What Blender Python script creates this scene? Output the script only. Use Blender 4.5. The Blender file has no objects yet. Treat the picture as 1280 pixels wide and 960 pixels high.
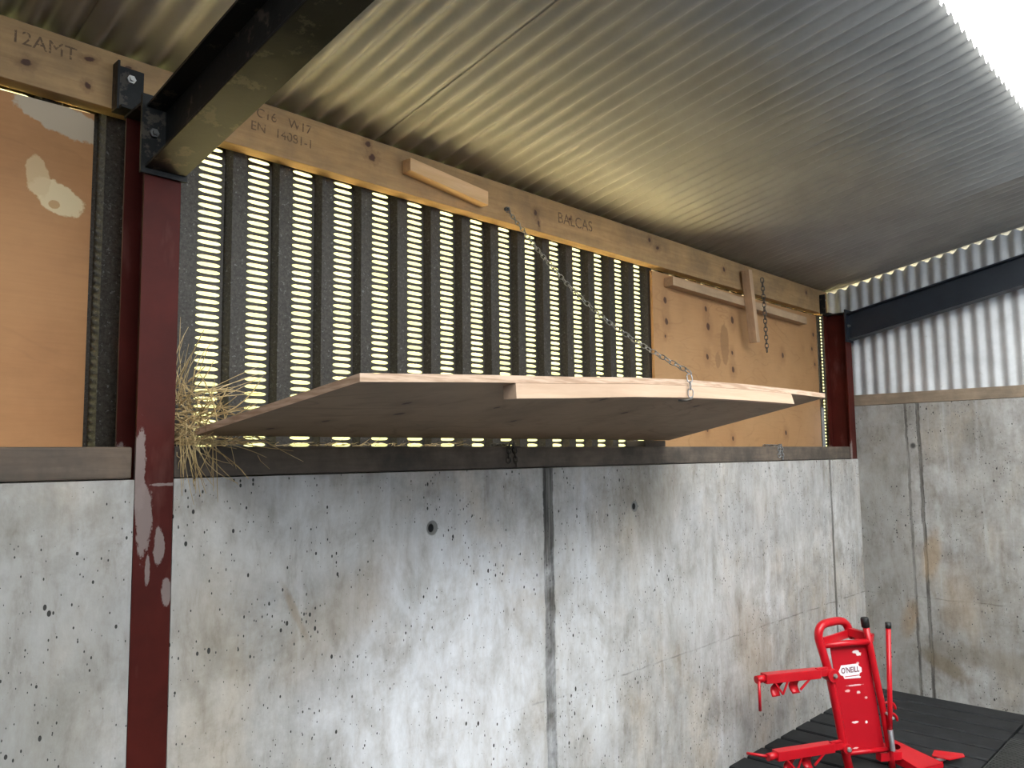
import bpy, bmesh, math, random
from mathutils import Vector, Matrix, noise as mnoise
PI = math.pi
S = bpy.context.scene
COL = S.collection
random.seed(7)

# ------------------------------------------------------------------ mesh helpers
class MB:
    """collects shapes into one mesh"""
    def __init__(s): s.v = []; s.f = []; s.sm = []
    def add(s, vs, fs, smooth=False):
        o = len(s.v); s.v += [tuple(p) for p in vs]
        s.f += [tuple(i + o for i in f) for f in fs]; s.sm += [smooth] * len(fs)
        return s
    def box(s, x0, x1, y0, y1, z0, z1):
        vs = [(x, y, z) for x in (x0, x1) for y in (y0, y1) for z in (z0, z1)]
        return s.add(vs, [(0, 1, 3, 2), (4, 6, 7, 5), (0, 4, 5, 1), (2, 3, 7, 6), (0, 2, 6, 4), (1, 5, 7, 3)])
    def hexa(s, p):   # 8 corners: bottom loop then top loop
        return s.add(p, [(3, 2, 1, 0), (4, 5, 6, 7), (0, 1, 5, 4), (1, 2, 6, 5), (2, 3, 7, 6), (3, 0, 4, 7)])
    def bar(s, a, b, w, h, up=(0, 0, 1)):   # rectangular bar from a to b
        a = Vector(a); b = Vector(b); d = (b - a).normalized(); up = Vector(up)
        r = d.cross(up).normalized(); u = r.cross(d).normalized()
        c = [(-w / 2, -h / 2), (w / 2, -h / 2), (w / 2, h / 2), (-w / 2, h / 2)]
        return s.hexa([a + r * i + u * j for i, j in c] + [b + r * i + u * j for i, j in c])
    def tube(s, pts, rad, n=10, closed=False, cap=True, sect=None):
        pts = [Vector(p) for p in pts]; m = len(pts)
        rads = rad if isinstance(rad, (list, tuple)) else [rad] * m
        tang = []
        for i in range(m):
            if closed: t = pts[(i + 1) % m] - pts[i - 1]
            else: t = pts[min(i + 1, m - 1)] - pts[max(i - 1, 0)]
            tang.append(t.normalized())
        ref = Vector((0, 0, 1)) if abs(tang[0].z) < .9 else Vector((1, 0, 0))
        r = tang[0].cross(ref).normalized(); vs = []
        for i in range(m):
            r = (r - tang[i] * r.dot(tang[i])).normalized(); u = tang[i].cross(r)
            for k in range(n):
                a = 2 * PI * k / n + (PI / 4 if n == 4 else 0)
                vs.append(pts[i] + (r * math.cos(a) + u * math.sin(a)) * rads[i])
        fs = []
        for i in range(m if closed else m - 1):
            j = (i + 1) % m
            for k in range(n): fs.append((i * n + k, i * n + (k + 1) % n, j * n + (k + 1) % n, j * n + k))
        s.add(vs, fs, n > 4)
        if cap and not closed:
            o = len(s.v) - len(vs)
            s.f += [tuple(o + k for k in range(n))[::-1], tuple(o + (m - 1) * n + k for k in range(n))]; s.sm += [False, False]
        return s
    def prism(s, poly, off):   # flat polygon extruded by vector
        n = len(poly); off = Vector(off); a = [Vector(p) for p in poly]; b = [p + off for p in a]
        return s.add(a + b, [tuple(range(n))[::-1], tuple(range(n, 2 * n))] + [(i, (i + 1) % n, n + (i + 1) % n, n + i) for i in range(n)])
    def build(s, name, m, parent=None, origin=(0, 0, 0), bevel=0):
        o3 = Vector(origin)
        me = bpy.data.meshes.new(name)
        me.from_pydata([tuple(Vector(p) - o3) for p in s.v], [], s.f)
        me.polygons.foreach_set('use_smooth', s.sm)
        bm = bmesh.new(); bm.from_mesh(me)
        bmesh.ops.recalc_face_normals(bm, faces=bm.faces[:]); bm.to_mesh(me); bm.free()
        me.materials.append(m); me.update()
        o = bpy.data.objects.new(name, me); COL.objects.link(o); o.location = o3
        if parent is not None:
            o.parent = parent; o.location = o3 - parent.location
        if bevel:
            b = o.modifiers.new('bevel', 'BEVEL'); b.width = bevel; b.segments = 2; b.limit_method = 'ANGLE'; b.angle_limit = .6
        return o

def tag(o, label=None, cat=None, group=None, kind=None):
    if label: o['label'] = label
    if cat: o['category'] = cat
    if group: o['group'] = group
    if kind: o['kind'] = kind
    return o
def empty(name, loc):
    o = bpy.data.objects.new(name, None); COL.objects.link(o); o.location = loc; o.empty_display_size = .1
    return o

# ------------------------------------------------------------------ materials
class NT:
    def __init__(s, name):
        s.m = bpy.data.materials.new(name); s.m.use_nodes = True
        s.t = s.m.node_tree; s.t.nodes.clear()
        s.out = s.t.nodes.new('ShaderNodeOutputMaterial'); s.b = s.t.nodes.new('ShaderNodeBsdfPrincipled')
        s.t.links.new(s.b.outputs[0], s.out.inputs[0])
        s.co = s.t.nodes.new('ShaderNodeTexCoord').outputs['Object']
    def set(s, sock, v):
        if v is None: return
        if hasattr(v, 'links') or isinstance(v, bpy.types.NodeSocket): s.t.links.new(v, sock)
        else: sock.default_value = v
    def n(s, typ, **kw):
        nd = s.t.nodes.new(typ)
        for k, v in kw.items(): setattr(nd, k, v)
        return nd
    def map(s, scale=(1, 1, 1), loc=(0, 0, 0), rot=(0, 0, 0), src=None):
        nd = s.n('ShaderNodeMapping'); s.set(nd.inputs[0], src or s.co)
        nd.inputs[1].default_value = loc; nd.inputs[2].default_value = rot; nd.inputs[3].default_value = scale
        return nd.outputs[0]
    def noise(s, vec, scale, detail=4, rough=.55, dist=0):
        nd = s.n('ShaderNodeTexNoise'); s.set(nd.inputs['Vector'], vec); nd.inputs['Scale'].default_value = scale
        nd.inputs['Detail'].default_value = detail; nd.inputs['Roughness'].default_value = rough; nd.inputs['Distortion'].default_value = dist
        return nd.outputs[0]
    def ramp(s, fac, stops):
        nd = s.n('ShaderNodeValToRGB'); e = nd.color_ramp.elements
        while len(e) < len(stops): e.new(.5)
        for i, (p, c) in enumerate(stops):
            e[i].position = p; e[i].color = (c[0], c[1], c[2], 1) if isinstance(c, tuple) else (c, c, c, 1)
        s.set(nd.inputs[0], fac); return nd.outputs[0]
    def mix(s, fac, a, b, mode='MIX'):
        nd = s.n('ShaderNodeMix', data_type='RGBA', blend_type=mode)
        s.set(nd.inputs[0], fac)
        s.set(nd.inputs[6], (*a, 1) if isinstance(a, tuple) else a); s.set(nd.inputs[7], (*b, 1) if isinstance(b, tuple) else b)
        return nd.outputs[2]
    def math(s, op, a, b=None, c=None):
        nd = s.n('ShaderNodeMath', operation=op)
        s.set(nd.inputs[0], a); s.set(nd.inputs[1], b); s.set(nd.inputs[2], c)
        return nd.outputs[0]
    def xyz(s, vec=None):
        nd = s.n('ShaderNodeSeparateXYZ'); s.set(nd.inputs[0], vec or s.co); return nd.outputs
    def comb(s, x=0., y=0., z=0.):
        nd = s.n('ShaderNodeCombineXYZ'); s.set(nd.inputs[0], x); s.set(nd.inputs[1], y); s.set(nd.inputs[2], z); return nd.outputs[0]
    def band(s, v, lo, hi, soft):   # 1 inside [lo,hi]
        a = s.n('ShaderNodeMapRange', interpolation_type='SMOOTHSTEP'); s.set(a.inputs[0], v)
        a.inputs[1].default_value = lo - soft; a.inputs[2].default_value = lo + soft
        b = s.n('ShaderNodeMapRange', interpolation_type='SMOOTHSTEP'); s.set(b.inputs[0], v)
        b.inputs[1].default_value = hi - soft; b.inputs[2].default_value = hi + soft; b.inputs[3].default_value = 1; b.inputs[4].default_value = 0
        return s.math('MULTIPLY', a.outputs[0], b.outputs[0])
    def ell(s, px, pz, cx, cz, rx, rz, rot=0., soft=.3, wob=None, flat=False):   # soft ellipse mask
        dx = s.math('SUBTRACT', px, cx); dz = s.math('SUBTRACT', pz, cz)
        c, sn = math.cos(rot), math.sin(rot)
        u = s.math('ADD', s.math('MULTIPLY', dx, c / rx), s.math('MULTIPLY', dz, sn / rx))
        w = s.math('ADD', s.math('MULTIPLY', dx, -sn / rz), s.math('MULTIPLY', dz, c / rz))
        d = s.math('SQRT', s.math('ADD', s.math('MULTIPLY', u, u), s.math('MULTIPLY', w, w)))
        if wob is not None: d = s.math('ADD', d, wob)
        a = s.n('ShaderNodeMapRange', interpolation_type='SMOOTHSTEP'); s.set(a.inputs[0], d)
        a.inputs[1].default_value = 1 - soft; a.inputs[2].default_value = 1 + soft; a.inputs[3].default_value = 1; a.inputs[4].default_value = 0
        return a.outputs[0]
    def bump(s, h, strength=.3, dist=.01):
        nd = s.n('ShaderNodeBump'); nd.inputs['Strength'].default_value = strength; nd.inputs['Distance'].default_value = dist
        s.set(nd.inputs['Height'], h); s.t.links.new(nd.outputs[0], s.b.inputs['Normal'])
    def done(s, col, rough=.6, metal=0., spec=None):
        s.set(s.b.inputs['Base Color'], (*col, 1) if isinstance(col, tuple) else col)
        s.set(s.b.inputs['Roughness'], rough); s.set(s.b.inputs['Metallic'], metal)
        if spec is not None: s.b.inputs['Specular IOR Level'].default_value = spec
        return s.m

def concrete(name, ax='x', joints=(), ties=(), marks=(), line_z=.655, tint=1.0, pale=()):
    t = NT(name); X, Y, Z = t.xyz(); h = X if ax == 'x' else Y
    flat = t.comb(h, 0., Z)
    big = t.noise(t.map((.9, 1, .9), src=flat), 1.7, 5, .6, .4)
    mid = t.noise(t.map((1, 1, .8), (3, 0, 1), src=flat), 5, 6, .65, .3)
    fine = t.noise(t.map(src=flat), 45, 4, .6)
    k = tint
    base = t.ramp(big, [(.32, (.315 * k, .305 * k, .288 * k)), (.5, (.46 * k, .448 * k, .427 * k)), (.66, (.60 * k, .597 * k, .595 * k))])
    warm = t.noise(t.map((1.2, 1, .8), (9, 0, 4), src=flat), 2.3, 4, .6)
    base = t.mix(t.ramp(warm, [(.48, 0.), (.66, .75)]), base, (.50 * k, .425 * k, .335 * k))
    base = t.mix(t.ramp(mid, [(.36, .85), (.54, 0.)]), base, (.30 * k, .285 * k, .27 * k))
    strk = t.noise(t.map((7, 1, .55), src=flat), 1.6, 4, .6)
    base = t.mix(t.ramp(strk, [(.50, 0.), (.74, .6)]), base, (.36 * k, .33 * k, .29 * k))
    strk2 = t.noise(t.map((10, 1, .5), (5, 0, 2), src=flat), 1.5, 4, .6)
    base = t.mix(t.ramp(strk2, [(.54, 0.), (.74, .7)]), base, (.62 * k, .63 * k, .655 * k))
    base = t.mix(.22, base, t.ramp(fine, [(.3, .30 * k), (.7, .60 * k)]))
    # blow holes
    hole = None
    patch = t.ramp(t.noise(t.map((1, 1, 1), (1, 0, 8), src=flat), 3.1, 3), [(.38, .35), (.6, 1.)])
    for sc, th, st in ((50, .27, .62), (120, .36, .5), (26, .15, .55)):
        vo = t.n('ShaderNodeTexVoronoi'); t.set(vo.inputs['Vector'], t.map((1, 1, st), (sc * .1, 0, sc * .3), src=flat)); vo.inputs['Scale'].default_value = sc
        rnd = t.xyz(vo.outputs['Color'])[0]
        lim = t.math('MULTIPLY', t.math('MULTIPLY', t.math('POWER', rnd, 4.), th), patch)
        mk = t.math('LESS_THAN', vo.outputs['Distance'], lim)
        hole = mk if hole is None else t.math('MAXIMUM', hole, mk)
    wob = t.math('MULTIPLY', t.math('SUBTRACT', t.noise(t.map((.3, 1, 1), src=flat), 7, 4, .7), .5), 1.)
    hw = t.math('ADD', h, t.math('MULTIPLY', wob, .03))
    fib = t.noise(t.map((70, 1, 2.5), src=flat), 1.2, 4, .7)
    jm = None
    for (a, b, dk) in joints:
        m_ = t.math('MULTIPLY', t.band(hw, a, b, .004), dk)
        base = t.mix(m_, base, t.ramp(fib, [(.40, (.035, .033, .03)), (.66, (.21, .20, .185))]))
        jm = m_ if jm is None else t.math('MAXIMUM', jm, m_)
    lz = t.math('ADD', Z, t.math('MULTIPLY', t.math('SUBTRACT', t.noise(t.map((2, 1, 0), src=flat), 2.2, 4), .5), .035))
    lm = t.math('MULTIPLY', t.band(lz, line_z - .003, line_z + .003, .003), t.ramp(t.noise(t.map((3, 1, 0), (7, 0, 0), src=flat), 2.5, 2), [(.42, 0.), (.55, .65)]))
    base = t.mix(lm, base, (.12, .11, .10))
    for (cx, cz, rx, rz, rot, col, op) in marks:
        w2 = t.math('MULTIPLY', t.math('SUBTRACT', mid, .5), 1.8)
        mk = t.math('MULTIPLY', t.ell(h, Z, cx, cz, rx, rz, rot, .5, w2), op)
        base = t.mix(mk, base, col)
    cl = t.noise(t.map((1.5, 1, .5), (2, 0, 6), src=flat), 11, 8, .72, .2)
    base = t.mix(1., base, t.ramp(cl, [(.30, (.72, .69, .65)), (.46, (.97, .955, .94)), (.54, 1.02), (.72, (1.15, 1.155, 1.17))]), 'MULTIPLY')
    cl2 = t.noise(t.map((1, 1, .8), (5, 0, 3), src=flat), 4.2, 6, .7, .4)
    base = t.mix(1., base, t.ramp(cl2, [(.34, (.78, .765, .735)), (.5, 1.0), (.66, 1.10)]), 'MULTIPLY')
    base = t.mix(hole, base, (.05, .048, .045))
    dep = t.math('MULTIPLY', hole, -1.)
    for (cx, cz) in ties:
        o_ = t.ell(h, Z, cx, cz, .026, .026, 0, .12); i_ = t.ell(h, Z, cx - .006, cz, .013, .015, 0, .15)
        base = t.mix(o_, base, (.21, .205, .19)); base = t.mix(i_, base, (.012, .012, .012))
        dep = t.math('SUBTRACT', dep, t.math('ADD', o_, t.math('MULTIPLY', i_, 2.)))
    if jm is not None: dep = t.math('SUBTRACT', dep, t.math('MULTIPLY', jm, t.math('ADD', fib, .4)))
    t.bump(t.math('ADD', t.math('MULTIPLY', fine, .25), dep), .55, .006)
    return t.done(base, .82, 0, .3)

def wood(name, ax, c0, c1, knot=(.12, .06, .03), dirt=0., rough=.7, kn=1.0, ds=5., spots=()):
    t = NT(name); sc = {'x': (.8, 9, 9), 'y': (9, .8, 9), 'z': (9, 9, .8)}[ax]; st = {'x': (.5, 1, 1), 'y': (1, .5, 1), 'z': (1, 1, .5)}[ax]
    g = t.noise(t.map(sc), 5, 5, .62, .5); g2 = t.noise(t.map(sc, (3, 3, 3)), 1.6, 3, .5, .6)
    col = t.mix(t.ramp(g, [(.3, 0.), (.7, 1.)]), c0, c1)
    col = t.mix(t.ramp(g2, [(.35, .35), (.6, 0.)]), col, tuple(v * .72 for v in c0))
    vo = t.n('ShaderNodeTexVoronoi'); t.set(vo.inputs['Vector'], t.map(st)); vo.inputs['Scale'].default_value = 3.4
    r = t.xyz(vo.outputs['Color'])[0]
    km = t.math('LESS_THAN', t.math('ADD', vo.outputs['Distance'], t.math('MULTIPLY', g, .04)), t.math('MULTIPLY', t.math('POWER', r, 2.), .13 * kn))
    col = t.mix(t.math('MULTIPLY', km, .8), col, knot)
    if spots:
        O = t.xyz(); wb = t.math('MULTIPLY', t.math('SUBTRACT', t.noise(t.co, 45, 4, .65), .5), 2.2)
        for (hx, hz, rx, rz) in spots:
            col = t.mix(t.math('MULTIPLY', t.ell(O[0], O[2], hx, hz, rx * 1.7, rz * 1.7, .3, .5, wb), .45), col, (.17, .085, .04))
            col = t.mix(t.ell(O[0], O[2], hx, hz, rx * .7, rz * .7, .3, .3, wb), col, (.085, .038, .022))
    if dirt:
        d = t.noise(t.map((1, 1, 1), (2, 5, 1)), ds, 5, .65)
        col = t.mix(t.math('MULTIPLY', t.ramp(d, [(.38, 1.), (.62, 0.)]), dirt), col, (.06, .052, .045))
    t.bump(g, .25, .003)
    return t.done(col, rough, 0, .3)

def ply(name, c0, c1, line, knots=(), lines=.5, axis='x', stains=(), edge=None, dirt=.3, h='x', v='z'):
    t = NT(name); O = t.xyz(); H = O['XYZ'.index(h.upper())]; V = O['XYZ'.index(v.upper())]
    flat = t.comb(H, 0., V)
    st = (.55, 1, 1.6) if axis == 'x' else (1.6, 1, .55)
    n1 = t.noise(t.map(st, (4, 0, 2), src=flat), 2.2, 3, .5, .5)
    con = t.math('ABSOLUTE', t.math('SUBTRACT', t.math('FRACT', t.math('MULTIPLY', n1, 11.)), .5))
    fst = (2, 1, 30) if axis == 'x' else (30, 1, 2)
    g = t.noise(t.map(fst, src=flat), 3, 4, .6)
    col = t.mix(t.ramp(t.noise(t.map(src=flat), 2.5, 4), [(.35, 0.), (.65, 1.)]), c0, c1)
    col = t.mix(t.math('MULTIPLY', t.ramp(con, [(.0, 1.), (.06, .5), (.12, 0.)]), t.math('MULTIPLY', t.ramp(t.noise(t.map(src=flat), 3.3, 2), [(.4, 0.), (.6, 1.)]), lines)), col, line)
    col = t.mix(.25, col, t.mix(g, tuple(x * .7 for x in c0), tuple(min(1, x * 1.25) for x in c1)))
    if dirt:
        d = t.noise(t.map((1, 1, 1), (2, 0, 1), src=flat), 4, 5, .65)
        col = t.mix(t.math('MULTIPLY', t.ramp(d, [(.36, 1.), (.55, 0.)]), dirt), col, tuple(x * .42 for x in c0))
    wob = t.math('MULTIPLY', t.math('SUBTRACT', t.noise(t.map(src=flat), 26, 4, .65), .5), .9)
    for (cx, cz, rx, rz, rot, c, op) in stains:
        col = t.mix(t.math('MULTIPLY', t.ell(H, V, cx, cz, rx, rz, rot, .08, wob), op), col, c)
    for (cx, cz, r) in knots:
        col = t.mix(t.math('MULTIPLY', t.ell(H, V, cx, cz, r * 2.6, r * 3.4, 0, .6, wob), .35), col, line)
        col = t.mix(t.ell(H, V, cx, cz, r * .85, r * 1.1, .3, .25, wob), col, (.075, .032, .018))
    t.bump(g, .12, .002)
    return t.done(col, .62, 0, .35)

def metal(name, c0, c1, rough=.45, met=0., spots=None, sc=6., spot_col=(.3, .28, .26), spec=.5, bumpy=0., coat=0.):
    t = NT(name)
    n1 = t.noise(t.co, sc, 5, .65); col = t.mix(t.ramp(n1, [(.35, 0.), (.65, 1.)]), c0, c1)
    if spots:
        n2 = t.noise(t.map((1, 1, 1), (4, 2, 7)), spots[0], 5, .7); col = t.mix(t.ramp(n2, [(spots[1], 0.), (spots[1] + .04, spots[2])]), col, spot_col)
    if bumpy: t.bump(n1, bumpy, .004)
    if coat: t.b.inputs['Coat Weight'].default_value = coat; t.b.inputs['Coat Roughness'].default_value = .12
    return t.done(col, rough, met, spec)

# ------------------------------------------------------------------ places (metres; x along the back wall, y towards it, z up)
XP0, XP1 = .835, .942          # flange of the near post
XE = 5.92                      # face of the end wall
XL = -3.6                      # where the built part of the shed stops on the left
ZS0, ZS1 = 1.603, 1.690        # timber sill
ZB, ZT = 2.682, 2.854          # eaves purlin
YP = .165                      # purlin face
SL = .185                      # roof slope
YF = -1.50                     # front edge of the roof
def zr(y): return ZT + SL * (YP - y)

# materials -------------------------------------------------------
M = {}
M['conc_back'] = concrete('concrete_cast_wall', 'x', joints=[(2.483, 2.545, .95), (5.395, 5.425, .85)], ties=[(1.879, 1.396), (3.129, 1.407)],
    marks=[(.62, .95, .14, .2, 0, (.30, .29, .26), .65), (1.05, .95, .12, .5, 0, (.55, .49, .41), .6), (1.5, 1.15, .3, .12, .5, (.44, .38, .31), .5),
           (.1, 1.3, .6, .3, 0, (.55, .54, .52), .5), (2.0, .75, .48, .52, 0, (.80, .81, .84), .8), (1.35, 1.42, .4, .13, 0, (.62, .60, .57), .7), (3.6, 1.0, .6, .4, 0, (.56, .565, .57), .45), (4.6, 1.35, .9, .25, 0, (.40, .398, .40), .6),  # pale centre: efflorescence plus painted light; under-sill patch lifts the shelf's shade
           (1.33, 1.17, .012, .09, .45, (.33, .27, .2), .7), (4.25, .55, .18, .3, .3, (.36, .31, .25), .5), (2.75, .8, .2, .5, 0, (.72, .73, .75), .6),
           (3.20, 1.40, .34, .22, .2, (.30, .26, .205), .5), (.0, .95, .35, .3, 0, (.36, .345, .31), .5), (.25, 1.2, .7, .5, 0, (.345, .335, .315), .7)])  # brown stain with shelf shadow painted in; last patches darken the left bay
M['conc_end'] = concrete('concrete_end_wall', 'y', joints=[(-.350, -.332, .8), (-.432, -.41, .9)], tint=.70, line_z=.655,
    marks=[(-.29, .50, .05, .12, .2, (.30, .19, .09), .8), (-.5, .22, .16, .05, .5, (.19, .155, .11), .8), (-.75, .3, .3, .07, .1, (.22, .2, .17), .7),
           (-.15, 1.1, .2, 1.0, 0, (.27, .262, .25), .75), (-.46, .95, .05, .18, .2, (.33, .24, .15), .6), (-.6, .65, .1, .2, 0, (.36, .28, .2), .4),
           (-.38, 1.69, .016, .018, 0, (.03, .03, .03), .9)])
M['floor'] = metal('black_rubber_slats', (.016, .0172, .019), (.028, .030, .033), .6, 0, (30, .66, .4), 9, (.06, .06, .06), .25, .15)
M['mat'] = metal('dark_ribbed_rubber', (.03, .032, .033), (.05, .052, .053), .6, 0, None, 12, spec=.35)
M['roof'] = metal('grey_coated_roof_steel', (.27, .265, .255), (.34, .335, .32), .45, 0, (22, .70, .25), 3, (.17, .16, .145), .5)
M['galv'] = metal('galvanised_weathered_steel', (.026, .021, .015), (.060, .052, .042), .40, .30, (90, .61, .6), 120, (.20, .20, .19), .35)
M['end_sheet'] = metal('pale_corrugated_steel', (.44, .45, .465), (.56, .57, .59), .5, .1, (14, .64, .5), 5, (.32, .31, .29), .4)
M['purlin'] = wood('sawn_pine', 'x', (.36, .215, .095), (.48, .30, .14), dirt=.35, kn=.9, spots=[(-0.771, 0.101, 0.022, 0.017), (-0.790, 0.149, 0.016, 0.014), (0.145, 0.083, 0.016, 0.018), (0.165, 0.040, 0.008, 0.020), (0.394, 0.108, 0.014, 0.010), (1.066, 0.133, 0.016, 0.016), (1.142, 0.102, 0.020, 0.014), (1.866, 0.099, 0.018, 0.018), (3.048, 0.120, 0.016, 0.020), (-1.923, 0.061, 0.016, 0.013), (-1.766, 0.048, 0.012, 0.012), (-1.764, 0.128, 0.018, 0.009), (-1.658, 0.139, 0.012, 0.008)])
M['purlin_left'] = M['purlin']
M['offcut'] = wood('clean_pine_offcut', 'x', (.58, .36, .18), (.68, .45, .25), kn=1.0)
M['sill'] = wood('dirty_dark_timber', 'x', (.13, .10, .078), (.20, .155, .12), knot=(.20, .13, .08), dirt=.85, ds=4.5)
M['sill_left'] = wood('dusty_brown_timber', 'x', (.125, .088, .062), (.19, .138, .10), knot=(.08, .06, .045), dirt=.75, ds=4.)
M['rail'] = wood('brown_rail_timber', 'y', (.25, .19, .135), (.33, .255, .185), dirt=.4)
M['batten'] = wood('pale_batten', 'x', (.52, .36, .25), (.60, .43, .31), knot=(.2, .1, .05), kn=.6)
M['batten_wall'] = wood('tan_batten', 'x', (.42, .28, .165), (.52, .36, .22), dirt=.25)
M['batten_vert'] = wood('tan_upright_batten', 'z', (.46, .29, .17), (.55, .37, .23), dirt=.25)
M['broken'] = wood('reddish_broken_end', 'z', (.19, .085, .05), (.33, .17, .10), dirt=.5)
kn = [(3.768, 2.515, .017), (4.209, 2.521, .015), (4.23, 2.416, .021), (4.527, 2.49, .02), (3.777, 2.394, .017), (4.208, 2.23, .016), (4.511, 2.28, .012),
      (4.513, 2.174, .018), (5.216, 2.323, .017), (4.179, 1.793, .012), (4.48, 1.744, .013), (5.213, 1.788, .015), (5.734, 2.521, .014), (5.70, 2.41, .013), (3.76, 2.31, .008), (5.74, 2.30, .012)]
M['ply_right'] = ply('knotty_plywood', (.385, .205, .088), (.44, .25, .115), (.17, .075, .03), kn, .35, 'x',
                     stains=[(4.42, 2.33, .05, .13, 0, (.20, .105, .045), .55), (4.33, 2.22, .03, .05, 0, (.22, .12, .055), .5)], dirt=.12)
M['ply_left'] = ply('orange_plywood', (.42, .19, .070), (.50, .25, .10), (.30, .14, .06), (), .25, 'x',
                    stains=[(.685, 2.628, .13, .045, -.22, (.50, .42, .31), .9), (.68, 2.395, .072, .042, -.45, (.72, .56, .33), 1.), (.628, 2.445, .03, .06, .25, (.66, .48, .27), .8),
                            (.672, 2.375, .014, .012, 0, (.5, .26, .1), .8), (.35, 1.78, .16, .012, 0, (.72, .52, .3), .8)], dirt=.15)
M['ply_shelf'] = ply('shelf_plywood', (.29, .195, .115), (.36, .245, .15), (.12, .075, .04), [(1.25, -.28, .012), (1.42, -.4, .016), (1.33, -.55, .014), (1.72, -.5, .012), (2.1, -.62, .014), (2.45, -.45, .014), (2.0, -.3, .011), (2.75, -.58, .012), (1.15, -.15, .012)], .6, 'x', dirt=.3, h='x', v='y')
t = NT('plywood_edge'); Zl = t.xyz()[2]
M['ply_edge'] = None
M['red_post'] = None
def red_post():
    t = NT('dark_red_paint'); X, Y, Z = t.xyz()
    n1 = t.noise(t.co, 4, 5, .65); n2 = t.noise(t.map((1.5, 1.5, .7), (3, 1, 6)), 7, 5, .7)
    col = t.mix(t.ramp(n1, [(.35, 0.), (.65, 1.)]), (.052, .0085, .006), (.080, .012, .0085))
    bl = t.noise(t.map((3, 3, .8), (8, 1, 2)), 3.5, 4, .6)
    col = t.mix(t.ramp(bl, [(.56, 0.), (.75, .35)]), col, (.20, .09, .075))
    n3 = t.noise(t.map((1, 1, .5), (3, 1, 6)), 24, 7, .72)   # bare patches where the paint came off near the sill
    w3 = t.math('MULTIPLY', t.math('SUBTRACT', n3, .5), 3.2)
    for (px_, pz_, rx_, rz_) in ((-.040, 1.63, .018, .10), (-.028, 1.50, .022, .10), (.016, 1.42, .014, .055), (.040, 1.29, .012, .035), (-.012, 1.36, .006, .04), (.03, 1.585, .05, .004)):
        col = t.mix(t.math('MULTIPLY', t.ell(X, Z, px_, pz_, rx_, rz_, 0, .12, w3), .9), col, (.25, .195, .18))
    col = t.mix(t.math('MULTIPLY', t.ramp(n2, [(.70, 0.), (.72, .7)]), 1.), col, (.3, .26, .24))
    t.bump(n1, .1, .003)
    return t.done(col, .5, 0, .14)
M['red_post'] = red_post()
M['black_steel'] = metal('black_painted_steel', (.009, .0095, .010), (.016, .0165, .0165), .45, 0, (11, .57, .5), 7, (.11, .09, .07), .2, .5)  # brown spots: flaking, with sheen from the slots painted in
M['blue_black_steel'] = metal('blue_black_painted_steel', (.013, .018, .027), (.02, .026, .037), .42, 0, (9, .66, .3), 7, (.05, .05, .055), .45, .12)
M['bolt'] = metal('zinc_bolt', (.45, .44, .42), (.58, .57, .55), .4, .7, None, 30)
M['dull_bolt'] = metal('dull_bolt', (.10, .10, .10), (.15, .15, .145), .5, .4, None, 30)
M['chain'] = metal('galvanised_chain', (.25, .25, .25), (.42, .42, .43), .35, .75, (60, .55, .5), 40, (.12, .11, .1))
M['dark_chain'] = metal('rusty_dark_chain', (.06, .055, .05), (.14, .12, .1), .55, .5, None, 40)
M['red'] = metal('bright_red_gloss_paint', (.49, .005, .012), (.57, .008, .018), .3, 0, (26, .73, .7), 5, (.30, .006, .012), .4, .04, .12)
def red_panel():
    t = NT('red_chipped_panel'); X, Y, Z = t.xyz()
    n1 = t.noise(t.co, 5, 4); col = t.mix(n1, (.44, .006, .014), (.52, .009, .02))
    wob = t.math('MULTIPLY', t.math('SUBTRACT', t.noise(t.co, 60, 4, .7), .5), 1.6)
    for (u, z, ru, rz, c) in ((.068, .600, .020, .008, (.8, .74, .72)), (.086, .588, .015, .010, (.8, .74, .72)), (.077, .540, .010, .007, (.62, .42, .4)), (.074, .392, .012, .008, (.75, .6, .55)),
                              (.008, .405, .016, .007, (.72, .4, .38)), (.119, .362, .008, .006, (.72, .4, .38)), (.045, .243, .020, .006, (.8, .68, .66)), (.113, .238, .008, .007, (.85, .78, .76)),
                              (.04, .113, .02, .004, (.8, .5, .48)), (.054, .430, .05, .004, (.75, .5, .5))):
        col = t.mix(t.ell(X, Z, u, z, ru, rz, 0, .15, wob), col, c)
    return t.done(col, .4, 0, .3)
M['red_panel'] = red_panel()
M['dark_red'] = M['red']
M['black_rubber'] = metal('black_rubber_cap', (.012, .012, .013), (.02, .02, .021), .55, 0, None, 20)
M['strut'] = metal('pale_grey_strut', (.36, .36, .38), (.46, .46, .48), .35, .5, None, 20)
M['white'] = metal('white_sticker', (.84, .80, .84), (.88, .85, .88), .5, 0, None, 20)
M['ink'] = metal('dark_red_ink', (.13, .01, .03), (.16, .015, .035), .5, 0, None, 20)
M['stamp'] = metal('grey_stamp_ink', (.11, .065, .033), (.17, .10, .05), .8, 0, (60, .55, .9), 30, (.36, .22, .10))
def hay_mat():
    t = NT('dry_hay'); n = t.noise(t.co, 14, 3); col = t.ramp(n, [(.3, (.27, .18, .075)), (.5, (.50, .36, .17)), (.7, (.68, .53, .29))])
    t.b.inputs['Subsurface Weight'].default_value = 0
    return t.done(col, .6, 0, .3)
M['hay'] = hay_mat()
def edge_mat():
    t = NT('layered_plywood_edge'); Z = t.xyz()[2]
    n = t.noise(t.map((3, 3, 40)), 3, 3)
    col = t.mix(t.ramp(n, [(.40, 0.), (.6, 1.)]), (.40, .265, .18), (.58, .42, .31))
    return t.done(col, .65, 0, .3)
M['ply_edge'] = edge_mat()
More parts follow.
